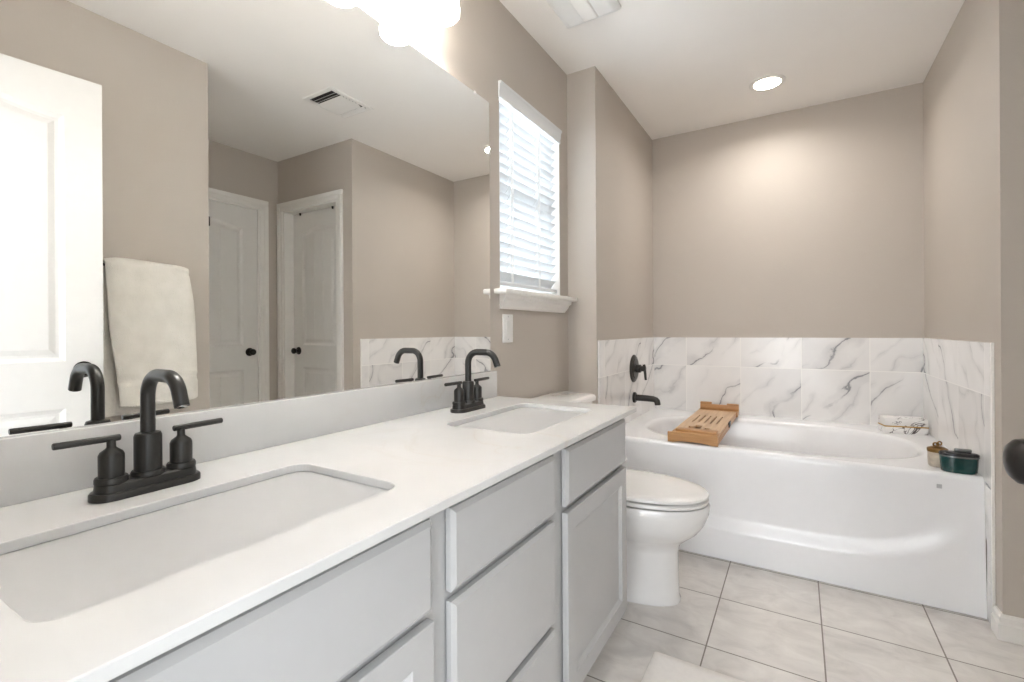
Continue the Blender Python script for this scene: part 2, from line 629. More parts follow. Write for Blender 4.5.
# ------------------------------------------------------------------ window
def window():
    b = new()
    fx0, fx1 = -0.13, -0.085
    t = 0.045
    box(b, fx0, fx1, WY0, WY0 + t, WZ0, WZ1, 0.004); box(b, fx0, fx1, WY1 - t, WY1, WZ0, WZ1, 0.004)
    box(b, fx0, fx1, WY0 + t, WY1 - t, WZ0, WZ0 + t, 0.004); box(b, fx0, fx1, WY0 + t, WY1 - t, WZ1 - t, WZ1, 0.004)
    w = struct('window_1', b, M['plastic'], 'white framed window behind the half-open blind', 40, 'window')
    zm = (WZ0 + WZ1) / 2
    b = new(); box(b, fx0 + 0.005, fx1 + 0.008, WY0 + t, WY1 - t, zm - 0.02, zm + 0.02, 0.003)
    obj('sash_rail', b, M['plastic'], w, 40)
    for z0, z1 in ((WZ0 + t, zm - 0.02), (zm + 0.02, WZ1 - t)):
        b = new(); box(b, -0.112, -0.108, WY0 + t, WY1 - t, z0, z1)
        obj('pane', b, M['glass'], w)
    # white painted reveal
    b = new()
    box(b, -0.085, -0.001, WY1 - 0.004, WY1, WZ0, WZ1); box(b, -0.085, -0.001, WY0, WY0 + 0.004, WZ0, WZ1)
    box(b, -0.085, -0.001, WY0 + 0.004, WY1 - 0.004, WZ1 - 0.004, WZ1)
    obj('reveal', b, M['trim'], w)
    # sill with ears, and its sloped apron
    b = new()
    box(b, -0.084, 0.0, WY0 + 0.004, WY1 - 0.004, WZ0, WZ0 + 0.022)
    box(b, 0.0, 0.062, WY0 - 0.05, WY1 + 0.085, WZ0, WZ0 + 0.022, 0.006, 3)
    obj('sill', b, M['trim'], w, 40)
    b = new()
    ya0, ya1 = WY0 - 0.028, WY1 + 0.045
    za, zb = WZ0, WZ0 - 0.060
    prof = [(0.0, za), (0.046, za), (0.044, za - 0.016), (0.034, za - 0.024), (0.030, za - 0.036), (0.018, za - 0.052), (0.014, zb), (0.0, zb)]
    r0, r1 = [], []
    for x, z in prof:
        k = 0.044 * (1 - x / 0.046)
        r0.append((x, ya0 + k * 0.55, z)); r1.append((x, ya1 - k * 0.55, z))
    ring_loft(b, [r0, r1])
    obj('apron', b, M['trim'], w)


window()


def blind():
    t = thing('window_blind', 'white two-inch slat blind hanging in the window over the toilet', 'blind', (-0.04, 1.97, WZ1))
    y0, y1 = WY0 + 0.008, WY1 - 0.010
    xc = -0.036
    b = new()
    box(b, xc - 0.028, xc + 0.022, y0, y1, WZ1 - 0.045, WZ1 - 0.006)
    obj('headrail', b, M['plastic'], t)
    b = new()
    r0 = [(0.004, WZ1 - 0.068), (0.012, WZ1 - 0.066), (0.010, WZ1 - 0.05), (0.013, WZ1 - 0.040), (0.014, WZ1 - 0.018), (0.020, WZ1 - 0.010), (0.020, WZ1), (0.004, WZ1)]
    ring_loft(b, [[(x - 0.006, WY0 - 0.004, z) for x, z in r0], [(x - 0.006, WY1 + 0.003, z) for x, z in r0]])
    obj('valance', b, M['slat'], t, 35)
    b = new()
    n = 18
    ztop, zbot = WZ1 - 0.085, WZ0 + 0.085
    tilt = radians(TILT)
    for k in range(n):
        z = ztop + (zbot - ztop) * k / (n - 1)
        pr = []
        for s_, th in ((-1, 0.0), (-0.5, 0.0022), (0, 0.003), (0.5, 0.0022), (1, 0.0)):
            pr.append((s_ * 0.025, th + 0.0013))
        pr2 = [(x, h - 0.0026) for x, h in reversed(pr)]
        ring = []
        for x, h in pr + pr2:
            ring.append((xc + x * cos(tilt) - h * sin(tilt), z + x * sin(tilt) + h * cos(tilt)))
        ring_loft(b, [[(x, y0, zz) for x, zz in ring], [(x, y1, zz) for x, zz in ring]])
    obj('slats', b, M['slat'], t, 40)
    b = new()
    box(b, xc - 0.025, xc + 0.025, y0, y1, zbot - 0.042, zbot - 0.024, 0.004)
    obj('bottom_rail', b, M['slat'], t, 40)
    for yc in (1.790, 2.045):
        b = new()
        for dx in (-0.028, 0.028):
            tube(b, [(xc + dx, yc, ztop + 0.05), (xc + dx, yc, zbot - 0.03)], 0.0022, 6)
        tube(b, [(xc + 0.029, yc + 0.010, ztop + 0.05), (xc + 0.029, yc + 0.010, zbot - 0.03)], 0.0020, 6)
        for k in range(n):
            z = ztop + (zbot - ztop) * k / (n - 1)
            tube(b, [(xc - 0.027, yc, z - 0.027 * math.tan(tilt) - 0.003), (xc + 0.027, yc, z + 0.027 * math.tan(tilt) - 0.003)], 0.0009, 5)
        obj('ladder_cord', b, M['cord'], t)


TILT = 52
blind()


# ------------------------------------------------------------------ panelled doors
def door_mesh(w, h, t, upper=(0.0, 0.0), planks=3):
    """slab lying in x (0..w), z (0..h), faces at y = 0 (front) and y = -t, both with an arched and a flat panel"""
    bm = new()
    stile, rail_b, rail_t = 0.112, 0.20, 0.125
    lock0, lock1 = 0.80, 0.98
    x0, x1 = stile, w - stile
    ts = [0.0, 0.02]
    gr = [k / planks for k in range(1, planks)]
    ts = sorted(set([k / 24 for k in range(25)] + [g - 0.008 for g in gr] + [g + 0.008 for g in gr] + gr))
    ARCH = 0.035

    def outline(z0, z1, arch, ins, y):
        bot, top = [], []
        for s_ in ts:
            x = (x0 + ins) + (x1 - x0 - 2 * ins) * s_
            q = 2 * s_ - 1
            bot.append((x, y, z0 + ins))
            top.append((x, y, z1 - ins - arch * (1 - cos(pi * min(1, abs(q)))) * 0.5))
        return bot, top
    for sgn, yf in ((-1, 0.0), (1, -t)):
        def Y(d):
            return yf + sgn * d
        # stiles and rails
        def quad(xa, xb, za, zb):
            bm.faces.new([bm.verts.new(p) for p in ((xa, yf, za), (xb, yf, za), (xb, yf, zb), (xa, yf, zb))])
        quad(0, x0, 0, h); quad(x1, w, 0, h); quad(x0, x1, 0, rail_b); quad(x0, x1, lock0, lock1)
        zt = h - rail_t
        _, top = outline(lock1, zt, ARCH, 0.0, yf)
        up = [bm.verts.new((p[0], yf, h)) for p in top]
        lo = [bm.verts.new(p) for p in top]
        for i in range(len(top) - 1):
            bm.faces.new((lo[i], lo[i + 1], up[i + 1], up[i]))
        for za, zb, arch in ((rail_b, lock0, 0.0), (lock1, zt, ARCH)):
            levels = [(0.0, 0.0), (0.006, 0.004), (0.016, 0.009), (0.026, 0.009), (0.046, 0.003)]
            rows = []
            for ins, d in levels:
                bt, tp = outline(za, zb, arch, ins, Y(d))
                rows.append([bm.verts.new(p) for p in bt + tp[::-1]])
            n = len(rows[0])
            for a, c in zip(rows[:-1], rows[1:]):
                for i in range(n):
                    j = (i + 1) % n
                    bm.faces.new((a[i], a[j], c[j], c[i]))
            last = rows[-1]
            m_ = n // 2
            if arch > 0 or True:
                for i, s_ in enumerate(ts):
                    if any(abs(s_ - g) < 1e-6 for g in gr):
                        last[i].co.y = Y(0.006)
                        last[n - 1 - i].co.y = Y(0.006)
            for i in range(m_ - 1):
                bm.faces.new((last[i], last[i + 1], last[n - 2 - i], last[n - 1 - i]))
    for f in bm.faces:
        f.normal_update()
        front = f.calc_center_median().y > -t / 2
        if (f.normal.y > 0) != front:
            f.normal_flip()
    # edges
    for p in (((0, 0, 0), (0, -t, 0), (0, -t, h), (0, 0, h)), ((w, 0, 0), (w, 0, h), (w, -t, h), (w, -t, 0)),
              ((0, 0, h), (0, -t, h), (w, -t, h), (w, 0, h)), ((0, 0, 0), (w, 0, 0), (w, -t, 0), (0, -t, 0))):
        bm.faces.new([bm.verts.new(q) for q in p])
    return bm


def knob_profile():
    return [(0.0315, 0.0), (0.0315, 0.004), (0.028, 0.008), (0.013, 0.011), (0.0095, 0.018), (0.0095, 0.025), (0.013, 0.029),
            (0.019, 0.033), (0.0232, 0.039), (0.0245, 0.046), (0.0230, 0.053), (0.018, 0.058), (0.010, 0.061), (0.0, 0.062)]


def panel_door(name, label, w, h, mat4, knob_x, knob_z=0.945, knob_sides=(1,), hinges=(), hook=None, z0=0.012):
    bm = door_mesh(w, h, 0.035)
    bmesh.ops.transform(bm, matrix=mat4 @ Matrix.Translation((0, 0, z0)), verts=bm.verts[:])
    d = struct(name, bm, M['door'], label, None, 'door', recalc=False)
    for s_ in knob_sides:
        bm = new()
        lathe(bm, (knob_x, 0 if s_ > 0 else -0.035, knob_z), (0, s_, 0), knob_profile(), 36)
        bmesh.ops.transform(bm, matrix=mat4, verts=bm.verts[:])
        obj('knob', bm, M['bronze'], d, 30)
    for hx, hz in hinges:
        bm = new()
        lathe(bm, (hx, 0.004, hz - 0.045), (0, 0, 1), [(0.006, 0), (0.006, 0.09)], 12)
        box(bm, hx - 0.002, hx + 0.016, -0.001, 0.0015, hz - 0.045, hz + 0.045)
        bmesh.ops.transform(bm, matrix=mat4, verts=bm.verts[:])
        obj('hinge', bm, M['bronze'], d, 30)
    if hook:
        bm = new()
        hx, hz = hook
        box(bm, hx - 0.009, hx + 0.009, 0.0, 0.005, hz - 0.035, hz + 0.035, 0.002)
        bmesh.ops.transform(bm, matrix=mat4, verts=bm.verts[:])
        obj('robe_hook', bm, M['bronze'], d, 30)
    return d


def casing(name, label, horiz, a0, a1, ztop, wall, nrm, jamb_depth, w=0.066):
    """door casing around an opening a0..a1; horiz 0 = runs along x at y=wall, 1 = along y at x=wall; nrm = sign toward the room"""
    bm = new()

    def bx(p0, p1, d0, d1, z0, z1, bev=0.004):
        lo, hi = sorted((wall + nrm * d0, wall + nrm * d1))
        if horiz == 0:
            box(bm, p0, p1, lo, hi, z0, z1, bev)
        else:
            box(bm, lo, hi, p0, p1, z0, z1, bev)
    for e, s_ in ((a0, -1), (a1, 1)):
        p = sorted((e, e + s_ * w)); q = sorted((e + s_ * w * 0.45, e + s_ * w))
        bx(p[0], p[1], 0, 0.012, 0, ztop); bx(q[0], q[1], 0.0115, 0.019, 0, ztop + w * 0.45)
        j = sorted((e, e - s_ * 0.014))
        bx(j[0], j[1], -jamb_depth, 0.004, 0, ztop - 0.001, 0.0)
    bx(a0 - w, a1 + w, 0, 0.012, ztop, ztop + w); bx(a0 - w, a1 + w, 0.0115, 0.019, ztop + w * 0.45, ztop + w)
    bx(a0 + 0.014, a1 - 0.014, -jamb_depth, 0.004, ztop - 0.014, ztop, 0.0)
    return struct(name, bm, M['trim'], label, 40, 'trim')


# hall door: recessed in its frame, facing the camera side (-y)
casing('trim_1', 'white casing around the recessed hall door', 0, HX0, HX1, HZ, YR, -1, 0.115)
mt = Matrix(((-1, 0, 0, HX1 - 0.016), (0, -1, 0, YR + 0.078), (0, 0, 1, 0), (0, 0, 0, 1)))
hall_door = panel_door('door_1', 'white two-panel hall door with knob on its left, seen in the mirror',
                       HX1 - HX0 - 0.032, HZ - 0.028, mt, 0.062)
# small catches on the head of the frame above that door
for px in (0.10, 0.50):
    bm = new()
    xk = HX1 - 0.016 - px
    lathe(bm, (xk, YR + 0.07, HZ - 0.014), (0, 0, -1), [(0.008, 0), (0.008, 0.012), (0.005, 0.02), (0, 0.021)], 12)
    obj('door_stop', bm, M['bronze'], hall_door, 30)
# closet door on the far hall wall, flush with its casing, facing -x
casing('trim_2', 'white casing around the closet door', 1, CY0, CY1, CZ, XH, -1, 0.115)
mt = Matrix(((0, -1, 0, XH + 0.004), (1, 0, 0, CY0 + 0.016), (0, 0, 1, 0), (0, 0, 0, 1)))
panel_door('door_2', 'white door with knob on its right, partly hidden behind the towel wall in the mirror', CY1 - CY0 - 0.032, CZ - 0.03, mt,
           CY1 - CY0 - 0.032 - 0.066, 0.945, hook=(1.792 - CY0 - 0.016, 1.905))
# entrance door, swung open toward the towel wall
HINGE = Vector((1.395, 0.03)); FREE = Vector((1.318, 0.772))
dv = (FREE - HINGE); dw = dv.length; dv.normalize()
nn = Vector((-dv.y, dv.x))           # to the vanity side
mt = Matrix(((dv.x, nn.x, 0, HINGE.x), (dv.y, nn.y, 0, HINGE.y), (0, 0, 1, 0), (0, 0, 0, 1)))
panel_door('door_3', 'white two-panel entrance door standing open beside the towel', dw, 2.080, mt, dw - 0.060, 0.958, knob_sides=(1, -1),
           hinges=((0.0, 0.25), (0.0, 1.05), (0.0, 1.85)))
casing('trim_3', 'white casing around the entrance doorway', 0, EX0, EX1, EZ, YE, 1, 0.115)


# ================================================================== VANITY
VY0, VY1 = 0.055, 1.605
FX = 0.567                       # front plane of drawers and doors


def slab_front(bm, y0, y1, z0, z1):
    """drawer front with a chamfered edge"""
    t0 = FX - 0.0165
    rings = []
    for x, i in ((t0, 0.0), (FX - 0.006, 0.0), (FX - 0.004, 0.003), (FX, 0.009)):
        rings.append([(x, y0 + i, z0 + i), (x, y1 - i, z0 + i), (x, y1 - i, z1 - i), (x, y0 + i, z1 - i)])
    ring_loft(bm, rings)


def shaker_front(bm, y0, y1, z0, z1, fr=0.050):
    t0 = FX - 0.0165
    rings = []
    for x, i in ((t0, 0.0), (FX - 0.0015, 0.0), (FX, 0.002), (FX, fr), (FX - 0.0025, fr + 0.002), (FX - 0.009, fr + 0.011)):
        rings.append([(x, y0 + i, z0 + i), (x, y1 - i, z0 + i), (x, y1 - i, z1 - i), (x, y0 + i, z1 - i)])
    ring_loft(bm, rings)


van = thing('vanity_cabinet', 'long off-white vanity cabinet with drawers and shaker doors below the mirror', 'cabinet', (0.28, 0.83, 0.0))
b = new()
box(b, 0.005, FX - 0.020, VY0, VY1, 0.105, 0.815, 0.001, 1)
obj('carcass', b, M['cab'], van)
b = new()
box(b, 0.02, 0.480, VY0 + 0.01, VY1 - 0.02, 0.0, 0.105)
obj('toe_kick', b, M['cab_in'], van)
L0, L1 = 0.105, 0.588
D0, D1 = 0.638, 1.040
R0, R1 = 1.106, 1.588
for y0, y1, z0, z1 in ((D0, D1, 0.651, 0.795), (D0, D1, 0.387, 0.634), (D0, D1, 0.143, 0.371)):
    b = new(); slab_front(b, y0, y1, z0, z1)
    obj('drawer', b, M['cab'], van)
for y0, y1 in ((L0, L1), (R0, R1)):
    b = new(); slab_front(b, y0, y1, 0.646, 0.795)
    obj('false_front', b, M['cab'], van)
    b = new(); shaker_front(b, y0, y1, 0.143, 0.630)
    obj('door', b, M['cab'], van)

CF = 0.5905
S1 = (0.196, 0.478, 0.142, 0.608)
S2 = (0.196, 0.478, 1.060, 1.524)
b = new()
plate(b, [(0.0, 0.03), (CF, 0.03), (CF, 1.634), (0.0, 1.634)], [rrect(*S1, 0.032, 8), rrect(*S2, 0.032, 8)], ZC - 0.016, ZC)
ct = obj('countertop', b, M['quartz'], None)
tag(ct, 'white quartz countertop with two rectangular sink cutouts', 'countertop')
md = ct.modifiers.new('edge', 'BEVEL'); md.width = 0.002; md.segments = 2; md.limit_method = 'ANGLE'; md.angle_limit = radians(60)
b = new(); box(b, 0.0, 0.020, 0.03, 1.620, ZC, 0.936, 0.0015)
tag(obj('backsplash', b, M['quartz'], None, 40), 'low white quartz backsplash strip between countertop and mirror', 'backsplash')


def sink(label, S):
    x0, x1, y0, y1 = S
    t = thing('undermount_sink', label, 'sink', ((x0 + x1) / 2, (y0 + y1) / 2, 0.65), 'undermount sinks in the vanity top')
    b = new()
    rings = []
    for ins, z, r in ((-0.022, ZC - 0.0165, 0.045), (-0.003, ZC - 0.0165, 0.034), (0.0, ZC - 0.024, 0.034), (0.004, 0.760, 0.038),
                      (0.010, 0.715, 0.042), (0.020, 0.692, 0.045), (0.038, 0.678, 0.05), (0.070, 0.671, 0.05), (0.118, 0.668, 0.014)):
        rings.append([(x, y, z) for x, y in rrect(x0 + ins, x1 - ins, y0 + ins, y1 - ins, r, 8)])
    ring_loft(b, rings, cap0=False, cap1=True)
    # outer shell so the bowl has thickness
    rings = []
    for ins, z, r in ((-0.022, ZC - 0.0165, 0.045), (-0.022, ZC - 0.032, 0.045), (-0.014, 0.760, 0.045), (-0.008, 0.71, 0.05), (0.01, 0.675, 0.05), (0.06, 0.656, 0.04)):
        rings.append([(x, y, z) for x, y in rrect(x0 + ins, x1 - ins, y0 + ins, y1 - ins, r, 8)])
    ring_loft(b, rings, cap0=False, cap1=True)
    obj('bowl', b, M['ceramic'], t, 50)
    b = new()
    lathe(b, ((x0 + x1) / 2, (y0 + y1) / 2, 0.6675), (0, 0, 1), [(0.022, 0), (0.022, 0.002), (0.018, 0.0035), (0.015, 0.0025), (0.006, 0.0045), (0, 0.005)], 24)
    obj('drain', b, M['black'], t, 30)
    return t


sink('rectangular white sink bowl nearest the camera, below the nearer faucet', S1)
sink('rectangular white sink bowl at the toilet end of the countertop', S2)


# ------------------------------------------------------------------ faucets
def faucet():
    fy, fx = 0.372, 0.112
    t = thing('bathroom_faucet', 'matte black two-handle faucet behind the sink nearest the camera', 'faucet', (fx, fy, ZC), 'centerset faucets on the vanity')
    b = new()
    hl, hw = 0.080, 0.029

    def oval(ins, z):
        return [(x, y, z) for x, y in rrect(fx - hw + ins, fx + hw - ins, fy - hl + ins, fy + hl - ins, hw - ins - 0.001, 10)]
    ring_loft(b, [oval(0, ZC + 0.0005), oval(0, ZC + 0.009), oval(0.002, ZC + 0.012), oval(0.006, ZC + 0.0125), oval(0.0075, ZC + 0.024), oval(0.010, ZC + 0.0265)])
    obj('base_plate', b, M['black'], t, 35)
    zb = ZC + 0.026
    for s_ in (-1, 1):
        yh = fy + s_ * 0.051
        b = new()
        lathe(b, (fx, yh, zb), (0, 0, 1), [(0.0225, 0), (0.0225, 0.006), (0.021, 0.009), (0.0172, 0.0095), (0.0172, 0.044), (0.0150, 0.049), (0.0075, 0.055), (0.0062, 0.057), (0.0062, 0.068)], 32)
        h = obj('handle', b, M['black'], t, 35)
        b = new()
        tube(b, [(fx, yh - s_ * 0.012, zb + 0.0705), (fx, yh - s_ * 0.011, zb + 0.0705), (fx, yh + s_ * 0.070, zb + 0.0715), (fx, yh + s_ * 0.0712, zb + 0.0715)], 0.0054, 16, radii=[0.0046, 0.0054, 0.0054, 0.0046])
        obj('lever', b, M['black'], h, 35)
    b = new()
    lathe(b, (fx, fy, zb), (0, 0, 1), [(0.0245, 0), (0.0245, 0.005), (0.023, 0.008), (0.0200, 0.0085), (0.0200, 0.066), (0.018, 0.071), (0.0115, 0.073)], 36, cap1=False)
    pts = [(fx, fy, zb + 0.06), (fx, fy, zb + 0.128)]
    R = 0.038
    zc_ = zb + 0.133
    for k in range(0, 10):
        a = pi / 2 * k / 9
        pts.append((fx + R - R * cos(a), fy, zc_ + R * sin(a)))
    xm = fx + 0.074
    R2 = 0.040
    for k in range(0, 9):
        a = radians(72) * k / 8
        pts.append((xm + R2 * sin(a), fy, zc_ + R - R2 + R2 * cos(a)))
    last = Vector(pts[-1]); dr = (Vector(pts[-1]) - Vector(pts[-2])).normalized()
    pts.append(tuple(last + dr * 0.020))
    tube(b, pts, 0.0108, 20)
    sp = obj('spout', b, M['black'], t, 40)
    b = new()
    e0 = last + dr * 0.0195
    lathe(b, e0, dr, [(0.0078, 0), (0.0078, 0.002), (0.0, 0.0022)], 16)
    obj('aerator', b, M['chrome'], sp, 30)
    return t


f1 = faucet()
f2 = copy_tree(f1)
f2.location = (0.112, 1.298, ZC)
f2['label'] = 'matte black two-handle faucet behind the sink at the toilet end'

# ------------------------------------------------------------------ mirror
b = new(); box(b, 0.0, 0.0043, 0.05, 1.596, 0.9365, 2.026)
mir = obj('wall_mirror', b, M['mirror'], None)
tag(mir, 'large frameless mirror glued above the vanity backsplash', 'mirror')
for yy in (0.45, 1.497):
    b = new(); box(b, 0.0043, 0.007, yy - 0.006, yy + 0.006, 2.018, 2.030, 0.001)
    obj('mirror_clip', b, M['plastic'], mir, 40)
b = new(); box(b, 0.0043, 0.007, 1.588, 1.600, 1.815, 1.827, 0.001)
obj('mirror_clip', b, M['plastic'], mir, 40)


# ------------------------------------------------------------------ vanity light
vl = thing('vanity_light', 'four-shade glass vanity light above the mirror', 'light', (0.0, 0.835, 2.30))
b = new()
box(b, 0.0, 0.022, 0.60, 1.07, 2.255, 2.345, 0.006)
tube(b, [(0.045, 0.44, 2.30), (0.045, 1.23, 2.30)], 0.009, 12)
tube(b, [(0.02, 0.72, 2.30), (0.045, 0.72, 2.30)], 0.008, 10); tube(b, [(0.02, 0.95, 2.30), (0.045, 0.95, 2.30)], 0.008, 10)
obj('mounting_bar', b, M['black'], vl, 35)
for yy in (0.49, 0.72, 0.95, 1.18):
    b = new()
    tube(b, [(0.045, yy, 2.30), (0.08, yy, 2.30), (0.098, yy, 2.29), (0.105, yy, 2.27)], 0.008, 10)
    lathe(b, (0.105, yy, 2.235), (0, 0, 1), [(0.028, 0), (0.028, 0.03), (0.02, 0.038)], 24)
    a = obj('lamp_arm', b, M['black'], vl, 35)
    b = new()
    prof = [(0.027, 0.137), (0.038, 0.125), (0.046, 0.10), (0.052, 0.06), (0.056, 0.03), (0.055, 0.012), (0.048, 0.003), (0.040, 0.0)]
    prof += [(0.036, 0.004), (0.048, 0.03), (0.044, 0.09), (0.03, 0.12), (0.0, 0.125)]
    lathe(b, (0.105, yy, 2.10), (0, 0, 1), prof, 32, cap0=False, cap1=False)
    obj('lamp_shade', b, M['shade'], vl, 50)
    d = bpy.data.lights.new('shade_lamp', 'POINT')
    d.energy = SHADE_LAMP_W; d.color = (1.0, 0.98, 0.955); d.shadow_soft_size = 0.028
    lo = bpy.data.objects.new('shade_lamp', d); COL.objects.link(lo)
    lo.parent = vl; lo.location = (0.105, yy - 0.835, 2.137 - 2.30)

# ------------------------------------------------------------------ ceiling fittings
dl = thing('recessed_light', 'round lit recessed light in the ceiling above the bathtub', 'light', (0.93, 3.043, H))
b = new()
lathe(b, (0.93, 3.043, H), (0, 0, -1), [(0.092, 0), (0.092, 0.003), (0.085, 0.006), (0.070, 0.006), (0.066, 0.001)], 40, cap0=False, cap1=False)
obj('trim_ring', b, M['trim'], dl, 30)
b = new()
lathe(b, (0.93, 3.043, H), (0, 0, -1), [(0.068, 0.0), (0.068, 0.004), (0.0, 0.0045)], 40)
obj('lens', b, M['lens'], dl, 30)
d = bpy.data.lights.new('downlight', 'AREA'); d.shape = 'DISK'; d.size = 0.13; d.spread = radians(155); d.energy = DOWNLIGHT_W; d.color = (1.0, 0.965, 0.925)
lo = bpy.data.objects.new('downlight', d); COL.objects.link(lo); lo.parent = dl; lo.location = (0, 0, -0.012)


def exhaust_fan():
    cx, cy = 0.30, 1.870
    t = thing('exhaust_fan', 'square white exhaust fan with a pale light panel in the ceiling above the toilet', 'fan', (cx, cy, H))
    b = new()
    rings = []
    for ins, z in ((0, H), (0, H - 0.006), (0.022, H - 0.022), (0.035, H - 0.024)):
        rings.append([(x, y, z) for x, y in rrect(cx - 0.128 + ins, cx + 0.128 - ins, cy - 0.13 + ins, cy + 0.13 - ins, 0.012, 4)])
    ring_loft(b, rings, cap0=False)
    obj('cover', b, M['plastic'], t, 30)
    b = new()
    rings = []
    for ins, z in ((0.0, H - 0.0235), (0.004, H - 0.030), (0.010, H - 0.033)):
        rings.append([(x, y, z) for x, y in rrect(cx - 0.035 + ins, cx + 0.035 - ins, cy - 0.098 + ins, cy + 0.098 - ins, 0.006, 4)])
    ring_loft(b, rings)
    obj('centre_panel', b, M['fan_lens'], t, 30)


exhaust_fan()


def ceiling_vent():
    # seen in the mirror
    cx, cy = 1.330, 1.925
    hx, hy = 0.128, 0.155
    t = thing('ceiling_vent', 'rectangular white air register in the ceiling, seen in the mirror', 'vent', (cx, cy, H))
    b = new()
    plate(b, [(cx - hx, cy - hy), (cx + hx, cy - hy), (cx + hx, cy + hy), (cx - hx, cy + hy)],
          [[(cx - hx + 0.025, cy - hy + 0.025), (cx + hx - 0.025, cy - hy + 0.025), (cx + hx - 0.025, cy + hy - 0.025), (cx - hx + 0.025, cy + hy - 0.025)]], H - 0.006, H)
    obj('frame', b, M['trim'], t)
    b = new(); box(b, cx - hx + 0.02, cx + hx - 0.02, cy - hy + 0.02, cy + hy - 0.02, H - 0.0015, H - 0.0005)  # dark sheet, its colour standing in for the shade inside the duct
    obj('duct_shade_sheet', b, M['dark'], t)
    b = new()
    y0, y1 = cy - hy + 0.03, cy + hy - 0.03

    def lou(y, tilt, w=0.026):
        c, s_ = cos(tilt) * w / 2, sin(tilt) * w / 2
        r = [(y - c, H - 0.010 - s_), (y + c, H - 0.010 + s_), (y + c, H - 0.0085 + s_), (y - c, H - 0.0085 - s_)]
        ring_loft(b, [[(cx - hx + 0.026, a, z) for a, z in r], [(cx + hx - 0.026, a, z) for a, z in r]])
    lou(y0 + 0.018, radians(35)); lou(y0 + 0.042, radians(35))
    for k in range(6):
        lou(y0 + 0.078 + k * 0.023, radians(-28), 0.030)
    lou(y1 - 0.010, radians(-35))
    obj('louvers', b, M['trim'], t)


ceiling_vent()

# ------------------------------------------------------------------ switch
sw = thing('light_switch', 'white wall plate with rocker below the window sill', 'switch', (0.0, 1.732, 1.11))
b = new(); box(b, 0.0, 0.006, 1.692, 1.772, 1.048, 1.170, 0.0025)
obj('wall_plate', b, M['plastic'], sw, 40)
b = new()
ring_loft(b, [[(0.005, 1.716, 1.078), (0.005, 1.748, 1.078), (0.005, 1.748, 1.144), (0.005, 1.716, 1.144)],
              [(0.0075, 1.717, 1.079), (0.0075, 1.747, 1.079), (0.010, 1.747, 1.143), (0.010, 1.717, 1.143)]])
obj('rocker', b, M['plastic'], sw)
for z in (1.062, 1.160):
    b = new(); lathe(b, (0.0058, 1.732, z), (1, 0, 0), [(0.003, 0), (0.003, 0.0008), (0, 0.001)], 10)
    obj('screw', b, M['grey_mark'], sw)


# ================================================================== TOILET
def egg(xb, xf, hw, z, yc, nb=3.2, n=48, xc=None):
    """outline with an elliptical front (+x) and a squarer back"""
    if xc is None:
        xc = xb + (xf - xb) * 0.42
    out = []
    for k in range(n):
        a = 2 * pi * k / n
        c, s_ = cos(a), sin(a)
        if c >= 0:
            x = xc + (xf - xc) * abs(c) ** (2 / 2.15)
            y = hw * math.copysign(abs(s_) ** (2 / 2.15), s_)
        else:
            x = xc - (xc - xb) * abs(c) ** (2 / nb)
            y = hw * math.copysign(abs(s_) ** (2 / nb), s_)
        out.append((x, yc + y, z))
    return out


